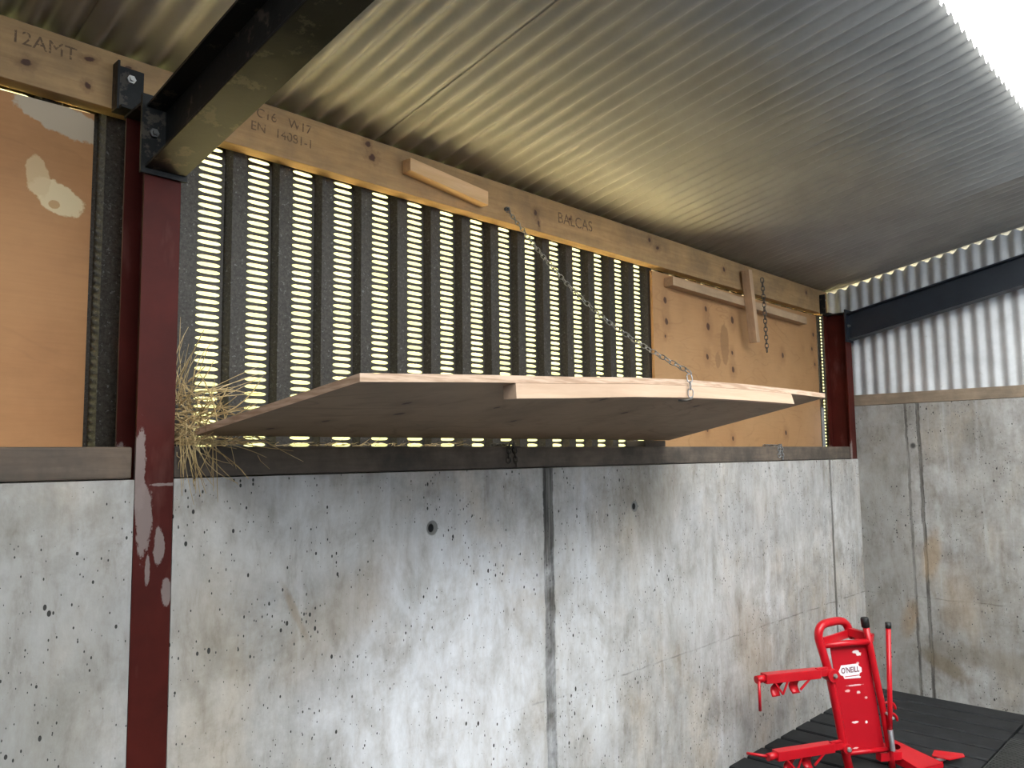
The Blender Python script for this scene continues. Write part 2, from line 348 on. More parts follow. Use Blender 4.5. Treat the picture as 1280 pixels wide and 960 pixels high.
def grass_mat():
    t = NT('sunlit_grass'); n = t.noise(t.co, 1.5, 6, .7)
    return t.done(t.ramp(n, [(.3, (.019, .022, .0065)), (.5, (.034, .035, .0125)), (.7, (.051, .049, .019))]), .9, 0, .1)
M['path'] = metal('pale_bounce_ground', (.76, .64, .34), (.85, .73, .42), .85, 0, None, 2., spec=.2)  # colour of the added strip that bounces sunlight inside
M['grass'] = grass_mat()
M['yard'] = metal('dark_worn_concrete', (.09, .09, .09), (.13, .13, .13), .85, 0, None, .6, spec=.2)
def glazing():
    t = NT('translucent_roof_plastic')
    tr = t.n('ShaderNodeBsdfTranslucent'); tr.inputs[0].default_value = (.137, .148, .168, 1)
    df = t.n('ShaderNodeBsdfDiffuse'); df.inputs[0].default_value = (.2, .21, .22, 1)
    mx = t.n('ShaderNodeMixShader'); mx.inputs[0].default_value = .1
    t.t.links.new(tr.outputs[0], mx.inputs[1]); t.t.links.new(df.outputs[0], mx.inputs[2]); t.t.links.new(mx.outputs[0], t.out.inputs[0])
    return t.m
M['glazing'] = glazing()

# ------------------------------------------------------------------ setting
# back wall: cast concrete, with the steel post let into it
b = MB(); Y1 = .26
b.box(XL, XP0, 0, Y1, -.3, 1.6); b.box(XP1, XE, 0, Y1, -.3, 1.6); b.box(XE, XE + .2, 0, Y1, -.3, 1.6); b.box(XP0, XP1, .16, Y1, -.3, 1.6)
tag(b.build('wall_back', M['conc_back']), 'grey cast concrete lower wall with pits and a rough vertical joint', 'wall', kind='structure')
b = MB(); b.box(XE, XE + .2, -4.6, 0, -.3, 1.985); b.box(XE, XE + .2, 0, .10, 1.6, 1.985)
tag(b.build('wall_right', M['conc_end']), 'stained grey concrete end wall with two vertical dark joints', 'wall', kind='structure')
# floor: black rubber covered slats running front to back, then a base
b = MB(); b.box(XL, XE, -1.75, 0, -.16, -.06)
x = 5.90
while x > XL + .3:
    x0 = x - .176
    b.prism([(x0, 0, -.06), (x0, 0, -.006), (x0 + .006, 0, 0), (x - .006, 0, 0), (x, 0, -.006), (x, 0, -.06)], (0, -.975, 0))
    b.prism([(x0, 0, -.06), (x0, 0, -.006), (x0 + .006, 0, 0), (x - .006, 0, 0), (x, 0, -.006), (x, 0, -.06)], (0, 0, 0)) if False else None
    b.prism([(x0, -.99, -.06), (x0, -.99, -.006), (x0 + .006, -.99, 0), (x - .006, -.99, 0), (x, -.99, -.006), (x, -.99, -.06)], (0, -.75, 0))
    x -= .2005
tag(b.build('floor', M['floor']), 'black rubber slatted floor', 'floor', kind='structure')
b = MB(); b.box(XL, XE, -4.6, -1.75, -.16, -.002)
tag(b.build('floor_front', M['yard']), 'dark worn concrete passage along the front of the shed', 'floor', kind='structure')
b = MB(); b.box(XL, XE + .2, -4.8, -4.6, -.3, 2.15)
tag(b.build('sky_blocker_wall', M['yard']), 'dark unseen wall added across the passage to block low sky', 'wall', kind='structure')  # out-of-view wall, added to hold back low sky light
b = MB(); b.box(XL - .2, XL, -4.8, Y1, -.3, 3.9)
tag(b.build('sun_blocker_wall', M['yard']), 'dark partition added to shut the sun out of the left end', 'wall', kind='structure')  # added closure; the open left end would let direct sun in
# sunlit grass bank behind the slotted wall
b = MB(); nx, ny = 30, 24; vs = []; fs = []
for i in range(nx + 1):
    for j in range(ny + 1):
        xx = -28 + 64 * i / nx; yy = .55 + 30 * (j / ny) ** 1.6
        zz = .15 + (.75 * max(0, yy - 2.2)) + .5 * mnoise.noise(Vector((xx * .2, yy * .2, 0))) * min(1, max(0, yy - 2) / 4)
        vs.append((xx, yy, zz))
for i in range(nx):
    for j in range(ny): a = i * (ny + 1) + j; fs.append((a, a + ny + 1, a + ny + 2, a + 1))
b.add(vs, fs, True)
pb = MB(); pb.box(1.3, 11, .30, 1.9, .0, .19)  # unseen strip, added and placed to throw sunlight up onto the roof
tag(pb.build('bounce_strip', M['path']), 'pale strip added behind the slotted wall to bounce sunlight in', 'path', kind='structure')
tag(b.build('ground_back', M['grass']), 'sunlit grass bank seen through the slots', 'ground', kind='structure')

# roof: corrugated sheets, each a part of the ceiling
ceil_ = empty('ceiling', (0, 0, ZT)); tag(ceil_, 'grey corrugated roof sheets rising from the eaves', 'ceiling', kind='structure')
PIT = 1.07 / 13; AMP = .0125
laps = [.706 - 1.07 * k for k in range(4, 0, -1)] + [.706 + 1.07 * k for k in range(0, 6)]
for k in range(len(laps) - 1):
    xa, xb = laps[k], min(laps[k + 1] + .035, 6.02)
    if xb < XL: continue
    b = MB(); n = int((xb - xa) / PIT * 16); vs = []
    ys = [.42, -.2, -.85, YF] if -.5 < xa < 4.9 else [.42, -.2, -1.5, -4.62]
    for y in ys:
        for i in range(n + 1):
            xx = xa + (xb - xa) * i / n
            z = zr(y) + .026 * (1 - (.5 - .5 * math.cos(2 * PI * (xx - .706) / PIT)) ** 1.15) + (.004 if xx > xa + .06 else .0005)
            if xx > xb - .03 and k < len(laps) - 2: z += .006
            vs.append((xx, y, z))
    m = len(ys); L = len(vs)
    vs += [(p[0], p[1], p[2] + .0035) for p in vs]
    fs = []
    for j in range(m - 1):
        for i in range(n):
            a = j * (n + 1) + i; q = (a, a + 1, a + n + 2, a + n + 1); fs.append(q); fs.append(tuple(L + v for v in q[::-1]))
    for i in range(n):
        fs.append((i, L + i, L + i + 1, i + 1)); a = (m - 1) * (n + 1) + i; fs.append((a, a + 1, L + a + 1, L + a))
    for j in range(m - 1):
        a = j * (n + 1); fs.append((a, a + n + 1, L + a + n + 1, L + a)); a += n; fs.append((a, L + a, L + a + n + 1, a + n + 1))
    b.add(vs, fs, True)
    b.build('roof_sheet', M['roof'], ceil_)
# translucent rooflight sheets carrying the roof on towards the front, corrugated like the rest
b = MB(); vs = []; XR = -.364; XQ = 5.02; n = int((XQ - XR) / PIT * 16); ys = [YF + .30, -2.6, -4.62]
for y in ys:
    for i in range(n + 1):
        xx = XR + (XQ - XR) * i / n; vs.append((xx, y, zr(y) + .012 + .026 * (1 - (.5 - .5 * math.cos(2 * PI * (xx - .706) / PIT)) ** 1.15)))
L = len(vs); vs += [(p[0], p[1], p[2] + .003) for p in vs] if False else []
fs = []
for j in range(len(ys) - 1):
    for i in range(n):
        a = j * (n + 1) + i; fs.append((a, a + 1, a + n + 2, a + n + 1))
b.add(vs, fs, True)
tag(b.build('ceiling_rooflight', M['glazing'], None, (1, YF, zr(YF))), 'bright translucent rooflight sheets beyond the grey roof', 'rooflight', kind='structure')
# end wall sheeting above the concrete is carried on to the front

# ------------------------------------------------------------------ slotted cladding on the back
PC = .1725; X0 = 1.1085; W = .0785
YC, YS = .232, .262; ZC0, ZC1 = 1.605, 2.86; LP = .0246
clad = MB()
k0 = int((XL - X0) / PC); k1 = int((XE + .03 - X0) / PC)
for k in range(k0, k1 + 1):
    xa = X0 + k * PC - (.057 if k <= -2 else 0); xb = xa + W; xn = xa + PC + (.057 if k == -2 else 0)
    # rib between this strip and the next: flat margin, side, crown, side, flat margin
    prof = [(xb, YS), (xb + .010, YS), (xb + .024, YC), (xn - .020, YC), (xn - .007, YS), (xn, YS)]
    vs = [(px, py, z) for z in (ZC0, ZC1) for px, py in prof] + [(px, py + .0012, z) for z in (ZC0, ZC1) for px, py in prof]
    n = len(prof)
    fs = [(i, i + 1, n + i + 1, n + i) for i in range(n - 1)] + [(2 * n + i, 3 * n + i, 3 * n + i + 1, 2 * n + i + 1) for i in range(n - 1)]
    clad.add(vs, fs)
    z = ZC0 + .004
    while z < ZC1 - .02:
        # solid band with rounded slot ends, then a shallow pressed hood over the opening
        h = LP * .44; cx_ = [0, .07, .18, .5, .82, .93, 1]; e_ = [.0050, .0028, .0008, 0, .0008, .0028, .0050]
        vs = [(xa + W * c_, YS, z - q_) for c_, q_ in zip(cx_, e_)] + [(xa + W * c_, YS, z + h + q_) for c_, q_ in zip(cx_, e_)]
        clad.add(vs, [(i, i + 1, 8 + i, 7 + i) for i in range(6)])
        vs = [(xa + W * c_, YS + dy_ * d_, z + LP + .0008 - dz_ * d_) for dy_, dz_ in ((0, 0), (.005, .002)) for c_, d_ in zip(cx_[1:6], (.2, .8, 1, .8, .2))]
        clad.add(vs, [(i, i + 1, 6 + i, 5 + i) for i in range(4)])
        z += LP
tag(clad.build('slotted_cladding', M['galv'], None, (2.5, YS, ZC0)), 'dark galvanised ribbed cladding with bright columns of louvre slots', 'cladding')

# end wall cladding: pale corrugated sheet above the rail
b = MB(); vs = []; ya, yb = .225, -4.6; n = int((ya - yb) / PIT * 12); XS = 5.972
for i in range(n + 1):
    y = ya + (yb - ya) * i / n; xx = XS + .009 * math.cos(2 * PI * (y + .032) / PIT)
    vs += [(xx, y, 1.99), (xx, y, zr(y) + .004 - .010 * math.cos(2 * PI * (y + .032) / PIT))]
L = len(vs); vs += [(p[0] + .002, p[1], p[2]) for p in vs]
fs = []
for i in range(n):
    q = (2 * i, 2 * i + 2, 2 * i + 3, 2 * i + 1); fs += [q, tuple(L + v for v in q[::-1])]
b.add(vs, fs, True)
tag(b.build('corrugated_end_sheet', M['end_sheet'], None, (XS, -.7, 1.99)), 'pale corrugated steel sheet standing above the right-hand concrete wall', 'cladding')

# ------------------------------------------------------------------ steel frame
def i_beam(mb, p0, p1, axis, dep, fl, tf, tw):
    """I section swept from p0 to p1; flanges normal to axis, centred on the path, width along x"""
    p0 = Vector(p0); p1 = Vector(p1); a = Vector(axis)
    wv = Vector((1, 0, 0))
    def slab(o0, o1, hw):
        c = [p0 + a * o0 - wv * hw, p0 + a * o0 + wv * hw, p0 + a * o1 + wv * hw, p0 + a * o1 - wv * hw]
        d = p1 - p0
        mb.hexa(c + [q + d for q in c])
    slab(-dep / 2, -dep / 2 + tf, fl / 2); slab(dep / 2 - tf, dep / 2, fl / 2); slab(-dep / 2 + tf, dep / 2 - tf, tw / 2)

def hexbolt(mb, c, d, r, h):
    c = Vector(c); d = Vector(d).normalized(); mb.tube([c, c + d * h], r, 6); mb.tube([c + d * h, c + d * (h + .008)], r * .55, 10)

def post(x0, x1, label, z0):
    xc = (x0 + x1) / 2
    root = empty('steel_post', (xc, .078, z0)); tag(root, label, 'post')
    b = MB(); i_beam(b, (xc, .078, z0), (xc, .078, 2.66), (0, 1, 0), .156, x1 - x0 - .004, .008, .006)
    b.build('column', M['red_post'], root, (xc, 0, 0))
    b = MB(); b.box(x0 - .002, x1 + .002, -.002, .158, 2.66, 2.668); b.build('cap_plate', M['black_steel'], root)
    b = MB(); b.box(x0 - .030, x0 + .05, .154, .162, 2.669, 2.815); b.box(x0 - .030, x0 + .05, .10, .156, 2.669, 2.677); b.box(x0 - .036, x0 - .030, .12, .162, 2.669, 2.815)
    c = b.build('purlin_cleat', M['black_steel'], root)
    b = MB(); hexbolt(b, (x0 + .012, .154, 2.780), (0, -1, 0), .013, .010); q = b.build('bolt', M['bolt'], root); q['label'] = 'bright zinc bolt'
    return root
P1 = post(XP0, XP1, 'dark red painted steel post set in the concrete wall beside the hay', 0)
P2 = post(5.798, 5.905, 'dull red steel post in the far corner by the pale corrugated sheet', 1.601)

def rafter(x0, x1, zb, sl, m, label, dep=.18):
    xc = (x0 + x1) / 2; y0 = -.014; y1 = -4.55
    d = Vector((0, y1 - y0, -(y1 - y0) * sl)); ax = Vector((0, 0, 1))
    root = empty('steel_rafter', (xc, y0, zb)); tag(root, label, 'rafter')
    b = MB(); i_beam(b, (xc, y0, zb + dep / 2 + .002), (xc, y1, zb + dep / 2 + .002 + d.z), ax, dep, x1 - x0, .009, .007)
    b.build('beam', m, root, (xc, y0, zb), .0015)
    b = MB(); b.box(x0 - .012, x1 + .006, -.0135, -.0025, zb - .012, zb + dep + .03); b.build('end_plate', m, root)
    b = MB(); hexbolt(b, (x0 + .02, -.014, zb + .105), (0, -1, 0), .013, .010); b.build('bolt', M['dull_bolt'], root)
    b = MB(); hexbolt(b, (x1 - .02, -.014, zb + .105), (0, -1, 0), .013, .010); b.build('bolt', M['dull_bolt'], root)
    return root
rafter(XP0 - .002, XP1 + .004, 2.462, .158, M['black_steel'], 'black steel rafter meeting the top of the near red post', .185)
rafter(5.80, 5.905, 2.462, .205, M['blue_black_steel'], 'blue-black steel rafter running up across the pale end sheet', .195)

# ------------------------------------------------------------------ timber
b = MB(); b.box(XL, 5.905, YP, YP + .062, ZB, ZT)
pur = b.build('eaves_purlin', M['purlin'], None, (2.5, YP, ZB), .002)
tag(pur, 'long pale sawn timber purlin along the eaves under the roof', 'beam')
def text_mesh(name, cu, m):   # lettering as a plain mesh
    tmp = bpy.data.objects.new('tmp', cu); COL.objects.link(tmp); bpy.context.view_layer.update()
    me = bpy.data.meshes.new_from_object(tmp.evaluated_get(bpy.context.evaluated_depsgraph_get()))
    bpy.data.objects.remove(tmp); bpy.data.curves.remove(cu); me.name = name; me.materials.clear(); me.materials.append(m)
    o = bpy.data.objects.new(name, me); COL.objects.link(o); return o
def stamp(txt, x, z, size, rot=0., shear=0.):
    cu = bpy.data.curves.new('grade_stamp', 'FONT'); cu.body = txt; cu.size = size; cu.extrude = .0002; cu.shear = shear
    o = text_mesh('grade_stamp', cu, M['stamp'])
    o.parent = pur; o.location = Vector((x, YP - .0004, z)) - pur.location; o.rotation_euler = (PI / 2, rot, 0)
    o['label'] = 'faint grey grade stamp'
stamp('C16', 1.255, 2.800, .045, .02); stamp('W17', 1.375, 2.798, .045, .02); stamp('EN', 1.235, 2.750, .045, .02); stamp('14081-1', 1.325, 2.748, .045, .02)
stamp('12AMT', .535, 2.79, .055, .0)
stamp('BALCAS', 2.80, 2.755, .075, -.02)
b = MB(); b.box(XL, XP0 - .004, .008, .229, ZS0, ZS1 - .001)
tag(b.build('timber_sill', M['sill_left'], None, (-.4, .1, ZS0), .006), 'dusty brown timber sill on the concrete left of the near post', 'beam')
b = MB(); b.box(XP1 + .002, 5.796, .006, .229, ZS0, ZS1)
tag(b.build('timber_sill', M['sill'], None, (3.4, .1, ZS0), .006), 'long dark dirty timber sill on the concrete under the tilted shelf', 'beam')
b = MB(); b.box(5.918, 5.958, -4.59, .1, 1.987, 2.066)
tag(b.build('timber_rail', M['rail'], None, (5.94, -.8, 1.987), .003), 'brown timber rail along the foot of the pale corrugated end sheet', 'beam')

b = MB(); b.box(3.645, 5.795, .209, .2265, 1.6905, 2.668)
tag(b.build('plywood_panel', M['ply_right'], None, (0, 0, 0)), 'knotty tan plywood panel on the slotted wall near the corner post', 'panel')
b = MB(); b.hexa([(XL + .1, .209, 1.690), (.768, .209, 1.690), (.768, .2265, 1.690), (XL + .1, .2265, 1.690), (XL + .1, .209, 2.60), (.768, .209, 2.668), (.768, .2265, 2.668), (XL + .1, .2265, 2.60)])
tag(b.build('plywood_panel', M['ply_left'], None, (0, 0, 0)), 'orange plywood panel with pale torn patches left of the near post', 'panel')

# offcut nailed to the purlin
def slant(x0, z0, x1, z1, h0, h1, ya, yb):
    return [(x0, ya, z0 - h0), (x1, ya, z1 - h1), (x1, yb, z1 - h1), (x0, yb, z0 - h0), (x0, ya, z0), (x1, ya, z1), (x1, yb, z1), (x0, yb, z0)]
b = MB(); b.hexa(slant(1.872, 2.809, 2.292, 2.772, .052, .060, .113, YP - .0005))
tag(b.build('timber_offcut', M['offcut'], None, (2.08, .14, 2.74), .003), 'short pale timber offcut nailed slanting across the eaves purlin', 'timber')
b = MB(); b.hexa(slant(3.763, 2.642, 5.50, 2.615, .05, .05, .150, .2085))
tag(b.build('timber_batten', M['batten_wall'], None, (4.6, .17, 2.6), .002), 'long tan batten lying along the top of the knotty plywood panel', 'timber')
b = MB(); b.hexa([(4.622, .095, 2.345), (4.664, .095, 2.350), (4.664, .149, 2.350), (4.622, .149, 2.345), (4.550, .095, 2.800), (4.592, .095, 2.803), (4.592, .149, 2.803), (4.550, .149, 2.800)])
tag(b.build('timber_batten', M['batten_vert'], None, (4.6, .12, 2.345), .003), 'short upright tan batten hanging from the purlin over the plywood panel', 'timber')

# ------------------------------------------------------------------ hinged shelf
XA, XB = .992, 3.42; YB_, YF_ = -.012, -.815; TH = .019
def ztop_front(x):
    pts = [(.99, 1.833), (1.35, 1.853), (1.68, 1.869), (2.0, 1.887), (2.32, 1.899), (2.7, 1.906), (3.1, 1.908), (3.43, 1.906)]
    for (xa, za), (xb, zb) in zip(pts, pts[1:]):
        if x <= xb: return za + (zb - za) * (x - xa) / (xb - xa)
    return pts[-1][1]
def zbot(x, y):   # underside
    s = (YB_ - y) / (YB_ - YF_)
    return (1.7205 + .0 * x) * (1 - s) + (ztop_front(x) - TH) * s
shelf = empty('hinged_shelf', (2.2, YB_, 1.72)); tag(shelf, 'large sheet plywood shelf tilted up over the sill and hung from a chain', 'shelf')
nx, ny = 36, 8; b = MB(); vs = []
for zo in (0, TH):
    for j in range(ny + 1):
        for i in range(nx + 1):
            x_ = XA + (XB - XA) * i / nx; y_ = YB_ + (YF_ - YB_) * j / ny; vs.append((x_, y_, zbot(x_, y_) + zo))
L = (nx + 1) * (ny + 1); fs = []
for j in range(ny):
    for i in range(nx): a = j * (nx + 1) + i; q = (a, a + 1, a + nx + 2, a + nx + 1); fs += [q, tuple(L + v for v in q[::-1])]
for i in range(nx):
    fs.append((i, L + i, L + i + 1, i + 1)); a = ny * (nx + 1) + i; fs.append((a, a + 1, L + a + 1, L + a))
for j in range(ny):
    a = j * (nx + 1); fs.append((a, a + nx + 1, L + a + nx + 1, L + a)); a += nx; fs.append((a, L + a, L + a + nx + 1, a + nx + 1))
b.add(vs, fs); bd = b.build('board', M['ply_shelf'], shelf, (0, 0, 0))
bd.data.materials.append(M['ply_edge'])
for p in bd.data.polygons:
    if abs(p.normal.z) < .5: p.material_index = 1
b = MB(); xa, xb = 1.475, 3.085; n = 20; vs = []
for i in range(n + 1):
    x_ = xa + (xb - xa) * i / n; dr = .0
    zt_ = zbot(x_, YF_ + .03) - .0005; zt0 = ztop_front(x_) - TH - .001
    hh = .040
    jx = .012 * math.sin(i * 5.) if i in (0,) else 0
    vs += [(x_, YF_ - .002, zt0), (x_, YF_ + .045, zbot(x_, YF_ + .045) - .0005), (x_, YF_ + .043, zt0 - hh), (x_ + (.02 if i == n else 0), YF_ - .004, zt0 - hh)]
fs = [(0, 1, 2, 3), tuple(4 * n + k for k in (3, 2, 1, 0))]
for i in range(n):
    for k in range(4): fs.append((4 * i + k, 4 * i + (k + 1) % 4, 4 * i + 4 + (k + 1) % 4, 4 * i + 4 + k))
b.add(vs, fs); ba = b.build('batten', M['batten'], shelf, (0, 0, 0)); ba['label'] = 'pale batten under the front edge'
# splintered end of the batten
b = MB(); zt0 = ztop_front(xa) - TH - .001
for k in range(7):
    yy = YF_ - .003 + k * .0068; b.prism([(xa, yy, zt0 - .001), (xa - .012 - .010 * random.random(), yy, zt0 - .006 - .006 * random.random()), (xa - .016 * random.random() - .006, yy, zt0 - .034), (xa, yy, zt0 - .040)], (0, .0066, 0))
q = b.build('splintered_end', M['broken'], ba); q['label'] = 'reddish splintered end'
b = MB(); b.box(3.245, 3.425, .009, .12, ZS1 + .0005, 1.7195)
tag(b.build('timber_block', M['sill'], None, (3.33, .06, ZS1), .003), 'small dark timber block on the sill under the back of the shelf', 'block')

# ------------------------------------------------------------------ chains
def link_mesh(mb, c, d, side, ln, wd, r):
    c = Vector(c); d = Vector(d).normalized(); s = Vector(side); s = (s - d * s.dot(d)).normalized()
    pts = []
    h = (ln - wd) / 2
    for k in range(6): a = -PI / 2 + PI * k / 5; pts.append(c + d * (h + math.cos(a) * wd / 2) + s * (math.sin(a) * wd / 2))
    for k in range(6): a = PI / 2 + PI * k / 5; pts.append(c + d * (-h + math.cos(a) * wd / 2) + s * (math.sin(a) * wd / 2))
    mb.tube(pts, r, 6, closed=True)
def chain(mb, path, ln=.030, wd=.0165, r=.0019):
    P = [Vector(p) for p in path]; seg = [(P[i + 1] - P[i]).length for i in range(len(P) - 1)]; tot = sum(seg)
    step = ln - 2.6 * r; n = int(tot / step)
    for k in range(n + 1):
        s = min(tot - 1e-6, k * step); i = 0
        while s > seg[i]: s -= seg[i]; i += 1
        d = (P[i + 1] - P[i]).normalized(); p = P[i] + d * s
        ref = Vector((1, 0, 0)) if abs(d.x) < .8 else Vector((0, 0, 1)); u = d.cross(ref).normalized(); v = d.cross(u)
        a = PI / 4 if k % 2 else 3 * PI / 4
        link_mesh(mb, p, d, u * math.cos(a) + v * math.sin(a), ln, wd, r)
A = Vector((2.448, .150, 2.731)); B_ = Vector((2.305, -.822, 1.925))
path = [A.lerp(B_, k / 16) + Vector((0, 0, -.09 * math.sin(PI * k / 16))) for k in range(17)]
ck = empty('hanging_chain', A); tag(ck, 'galvanised chain running from the eaves purlin down to the shelf front', 'chain')
b = MB(); chain(b, path + [(2.302, -.829, 1.885), (2.300, -.830, 1.838)]); b.build('links', M['chain'], ck)
b = MB(); hexbolt(b, (2.448, YP, 2.740), (0, -1, 0), .010, .014); b.build('bolt', M['dull_bolt'], ck)
b = MB(); b.tube([(2.27, -.80, 1.829), (2.285, -.822, 1.828), (2.30, -.830, 1.832), (2.312, -.828, 1.838)], .004, 6); b.build('hook', M['dark_chain'], ck)
b = MB(); chain(b, [(4.690, .078, 2.748), (4.700, .075, 2.55), (4.712, .076, 2.285)], .034, .02, .003)
tag(b.build('hanging_chain', M['dark_chain'], None, (4.69, .08, 2.748)), 'short dark chain hanging loose beside the upright batten', 'chain')
for xx, m, lb in ((2.292, M['dark_chain'], 'dark chain loop tied over the sill above the rough wall joint'), (4.672, M['chain'], 'grey chain loop tied over the sill below the knotty plywood panel')):
    b = MB()
    chain(b, [(xx - .012, .09, ZS1 + .008), (xx - .010, -.002, ZS1 + .004), (xx - .016, -.003, ZS0 + .02)], .026, .016, .0028)
    chain(b, [(xx + .018, .09, ZS1 + .008), (xx + .018, -.002, ZS1 + .004), (xx + .030, -.003, ZS0 + .015)], .026, .016, .0028)
    tag(b.build('chain_loop', m, None, (xx, 0, ZS1)), lb, 'chain')
# bent nail on the left sill
b = MB(); b.tube([(.47, .03, ZS1 - .004), (.468, .03, ZS1 + .040)], .0035, 6); b.tube([(.468, .03, ZS1 + .040), (.468, .03, ZS1 + .043)], .008, 8)
tag(b.build('nail', M['dark_chain'], None, (.47, .03, ZS1)), 'dark nail standing up out of the sill before the orange panel', 'nail')

# ------------------------------------------------------------------ hay caught behind the post
random.seed(21)
b = MB()
def strand(p, d, ln, curl, r):
    p = Vector(p); d = Vector(d).normalized(); pts = [p.copy()]; ax = Vector((random.gauss(0, 1), random.gauss(0, 1), random.gauss(0, 1))).normalized()
    for k in range(5):
        d = (Matrix.Rotation(curl / 5, 3, ax) @ d).normalized(); p = p + d * ln / 5; pts.append(p.copy())
    if min(q.z for q in pts) < 1.615 and max(q.y for q in pts) > -.004: return
    for q in pts:
        if q.y > .004 and q.z < 1.694: q.z = 1.696 + random.random() * .01
        q.x = max(q.x, .946 + .0 * q.x)
    b.tube(pts, [r, r, r * .9, r * .8, r * .7, r * .4], 4, cap=False)
for i in range(210):   # the heap on the sill
    x_ = .955 + abs(random.gauss(0, .085)); y_ = random.uniform(-.02, .19); z_ = 1.70 + random.random() ** 1.7 * max(.02, .20 - (x_ - .95) * .75)
    strand((x_, y_, z_), (random.gauss(.3, 1), random.gauss(-.25, .5), random.gauss(-.05, .38)), random.uniform(.08, .22), random.gauss(0, 1.1), random.uniform(.0012, .0026))
for i in range(16):    # standing wisps by the post
    strand((.955 + random.random() * .05, random.uniform(.0, .12), 1.80 + random.random() * .1), (random.gauss(.05, .25), random.gauss(0, .2), 1), random.uniform(.08, .20), random.gauss(0, 1.2), random.uniform(.0009, .0016))
for i in range(7):
    strand((1.0 + random.random() * .06, random.uniform(0, .1), 1.80 + random.random() * .05), (1, random.gauss(0, .2), random.uniform(.25, .8)), random.uniform(.15, .27), random.gauss(0, .4), .0014)
for i in range(34):    # hanging over the front of the sill
    x_ = .95 + abs(random.gauss(0, .045)); strand((x_, random.uniform(-.045, -.012), 1.74 - random.random() * .06), (random.gauss(.15, .3), -.02, -1), random.uniform(.06, .19), random.gauss(0, .5), random.uniform(.0009, .0016))
for i in range(50):    # thin scatter along the sill under the shelf
    strand((random.uniform(1.1, 2.1), random.uniform(.02, .18), 1.695), (1, random.gauss(0, .6), random.gauss(.05, .1)), random.uniform(.05, .12), random.gauss(0, .8), .001)
tag(b.build('hay', M['hay'], None, (1.0, 0, 1.69)), 'dry hay caught on the sill beside the red post', 'hay', kind='stuff')

# ------------------------------------------------------------------ ribbed mat on the floor
b = MB(); b.box(3.9, 5.34, -1.62, -.992, .0005, .010)
x_ = 3.91
while x_ < 5.33: b.box(x_, x_ + .012, -1.61, -1.002, .010, .016); x_ += .024
tag(b.build('ribbed_mat', M['mat'], None, (4.6, -1.3, 0)), 'dark grey finely ribbed rubber mat at the bottom right', 'mat')

# ------------------------------------------------------------------ red livestock stand
UD = Vector((.861, -.509, 0)).normalized(); NN = Vector((.509, .861, 0)).normalized(); OO = Vector((4.27, -.512, 0))
ang = math.atan2(-.509, .861)
st = empty('hoof_trimming_stand', OO); st.rotation_euler = (0, 0, ang)
tag(st, 'red tubular hoof trimming stand with a sticker on the floor in the corner', 'stand')
def part(mb, name, m, parent=None, label=None, bevel=0):
    o = mb.build(name, m, None, (0, 0, 0), bevel); o.parent = parent or st; o.location = (0, 0, 0)
    if label: o['label'] = label
    return o
# local axes: x to the right along the frame, y away from the viewer, z up
def arc(a, c, b_, n=7):   # quadratic bend
    a, c, b_ = Vector(a), Vector(c), Vector(b_); return [(a * (1 - t) ** 2 + c * 2 * t * (1 - t) + b_ * t * t) for t in [k / n for k in range(n + 1)]]
b = MB(); pts = [(-.014, 0, .002), (-.045, 0, .132), (-.111, 0, .503), (-.158, 0, .660)] + arc((-.166, 0, .690), (-.170, .0, .752), (-.110, .02, .757), 7) + arc((-.02, .07, .752), (.075, .118, .750), (.10, .12, .715), 7) + [(.135, .12, .650)]
b.tube(pts, .0215, 12); fr = part(b, 'frame_tube', M['red'])
b = MB(); b.tube([(-.152, 0, .652), (.150, 0, .652)], .0165, 12); part(b, 'cross_bar', M['red'])
b = MB(); b.bar((-.135, .01, .668), (.115, .12, .672), .012, .04); b.bar((.10, .12, .685), (.165, .0, .668), .03, .04); b.bar((.11, .12, .67), (.21, .13, .64), .03, .045); part(b, 'back_brace', M['dark_red'])
b = MB(); b.tube([(.124, 0, .735), (.150, 0, .600), (.184, 0, .409), (.210, 0, .270), (.236, 0, .07), (.243, 0, .002)], [.017, .017, .0175, .018, .018, .018], 12); part(b, 'right_tube', M['red'])
b = MB(); b.tube([(.125, 0, .728), (.1195, 0, .772), (.119, 0, .778)], [.0205, .0205, .017], 12); part(b, 'rubber_cap', M['black_rubber'], None, 'black rubber cap')
b = MB(); b.tube([(.236, -.035, .728), (.220, -.035, .30), (.215, -.032, .200)], .013, 10); lv = part(b, 'lever', M['red'])
b = MB(); b.tube([(.236, -.035, .722), (.237, -.035, .750)], .0155, 10); part(b, 'rubber_cap', M['black_rubber'], lv, 'black rubber cap')
b = MB(); b.tube([(.213, -.036, .205), (.222, -.034, .100)], .0125, 12)
for k in range(22):
    z_ = .203 - k * .0048; b.tube([(.213 + .009 * (k / 21), -.036, z_), (.2132 + .009 * (k / 21), -.036, z_ - .0026)], .0138, 12)
part(b, 'spring', M['strut'], None, 'pale grey coil spring')
# plate
b = MB(); b.prism([(-.086, .018, .640), (.140, .018, .640), (.216, .018, .094), (-.016, .018, .100)], (0, .004, 0)); pl = part(b, 'plate', M['red_panel'])
b = MB(); b.tube([(-.040, 0, .100), (.234, 0, .094)], .0125, 10); part(b, 'bottom_bar', M['red'])
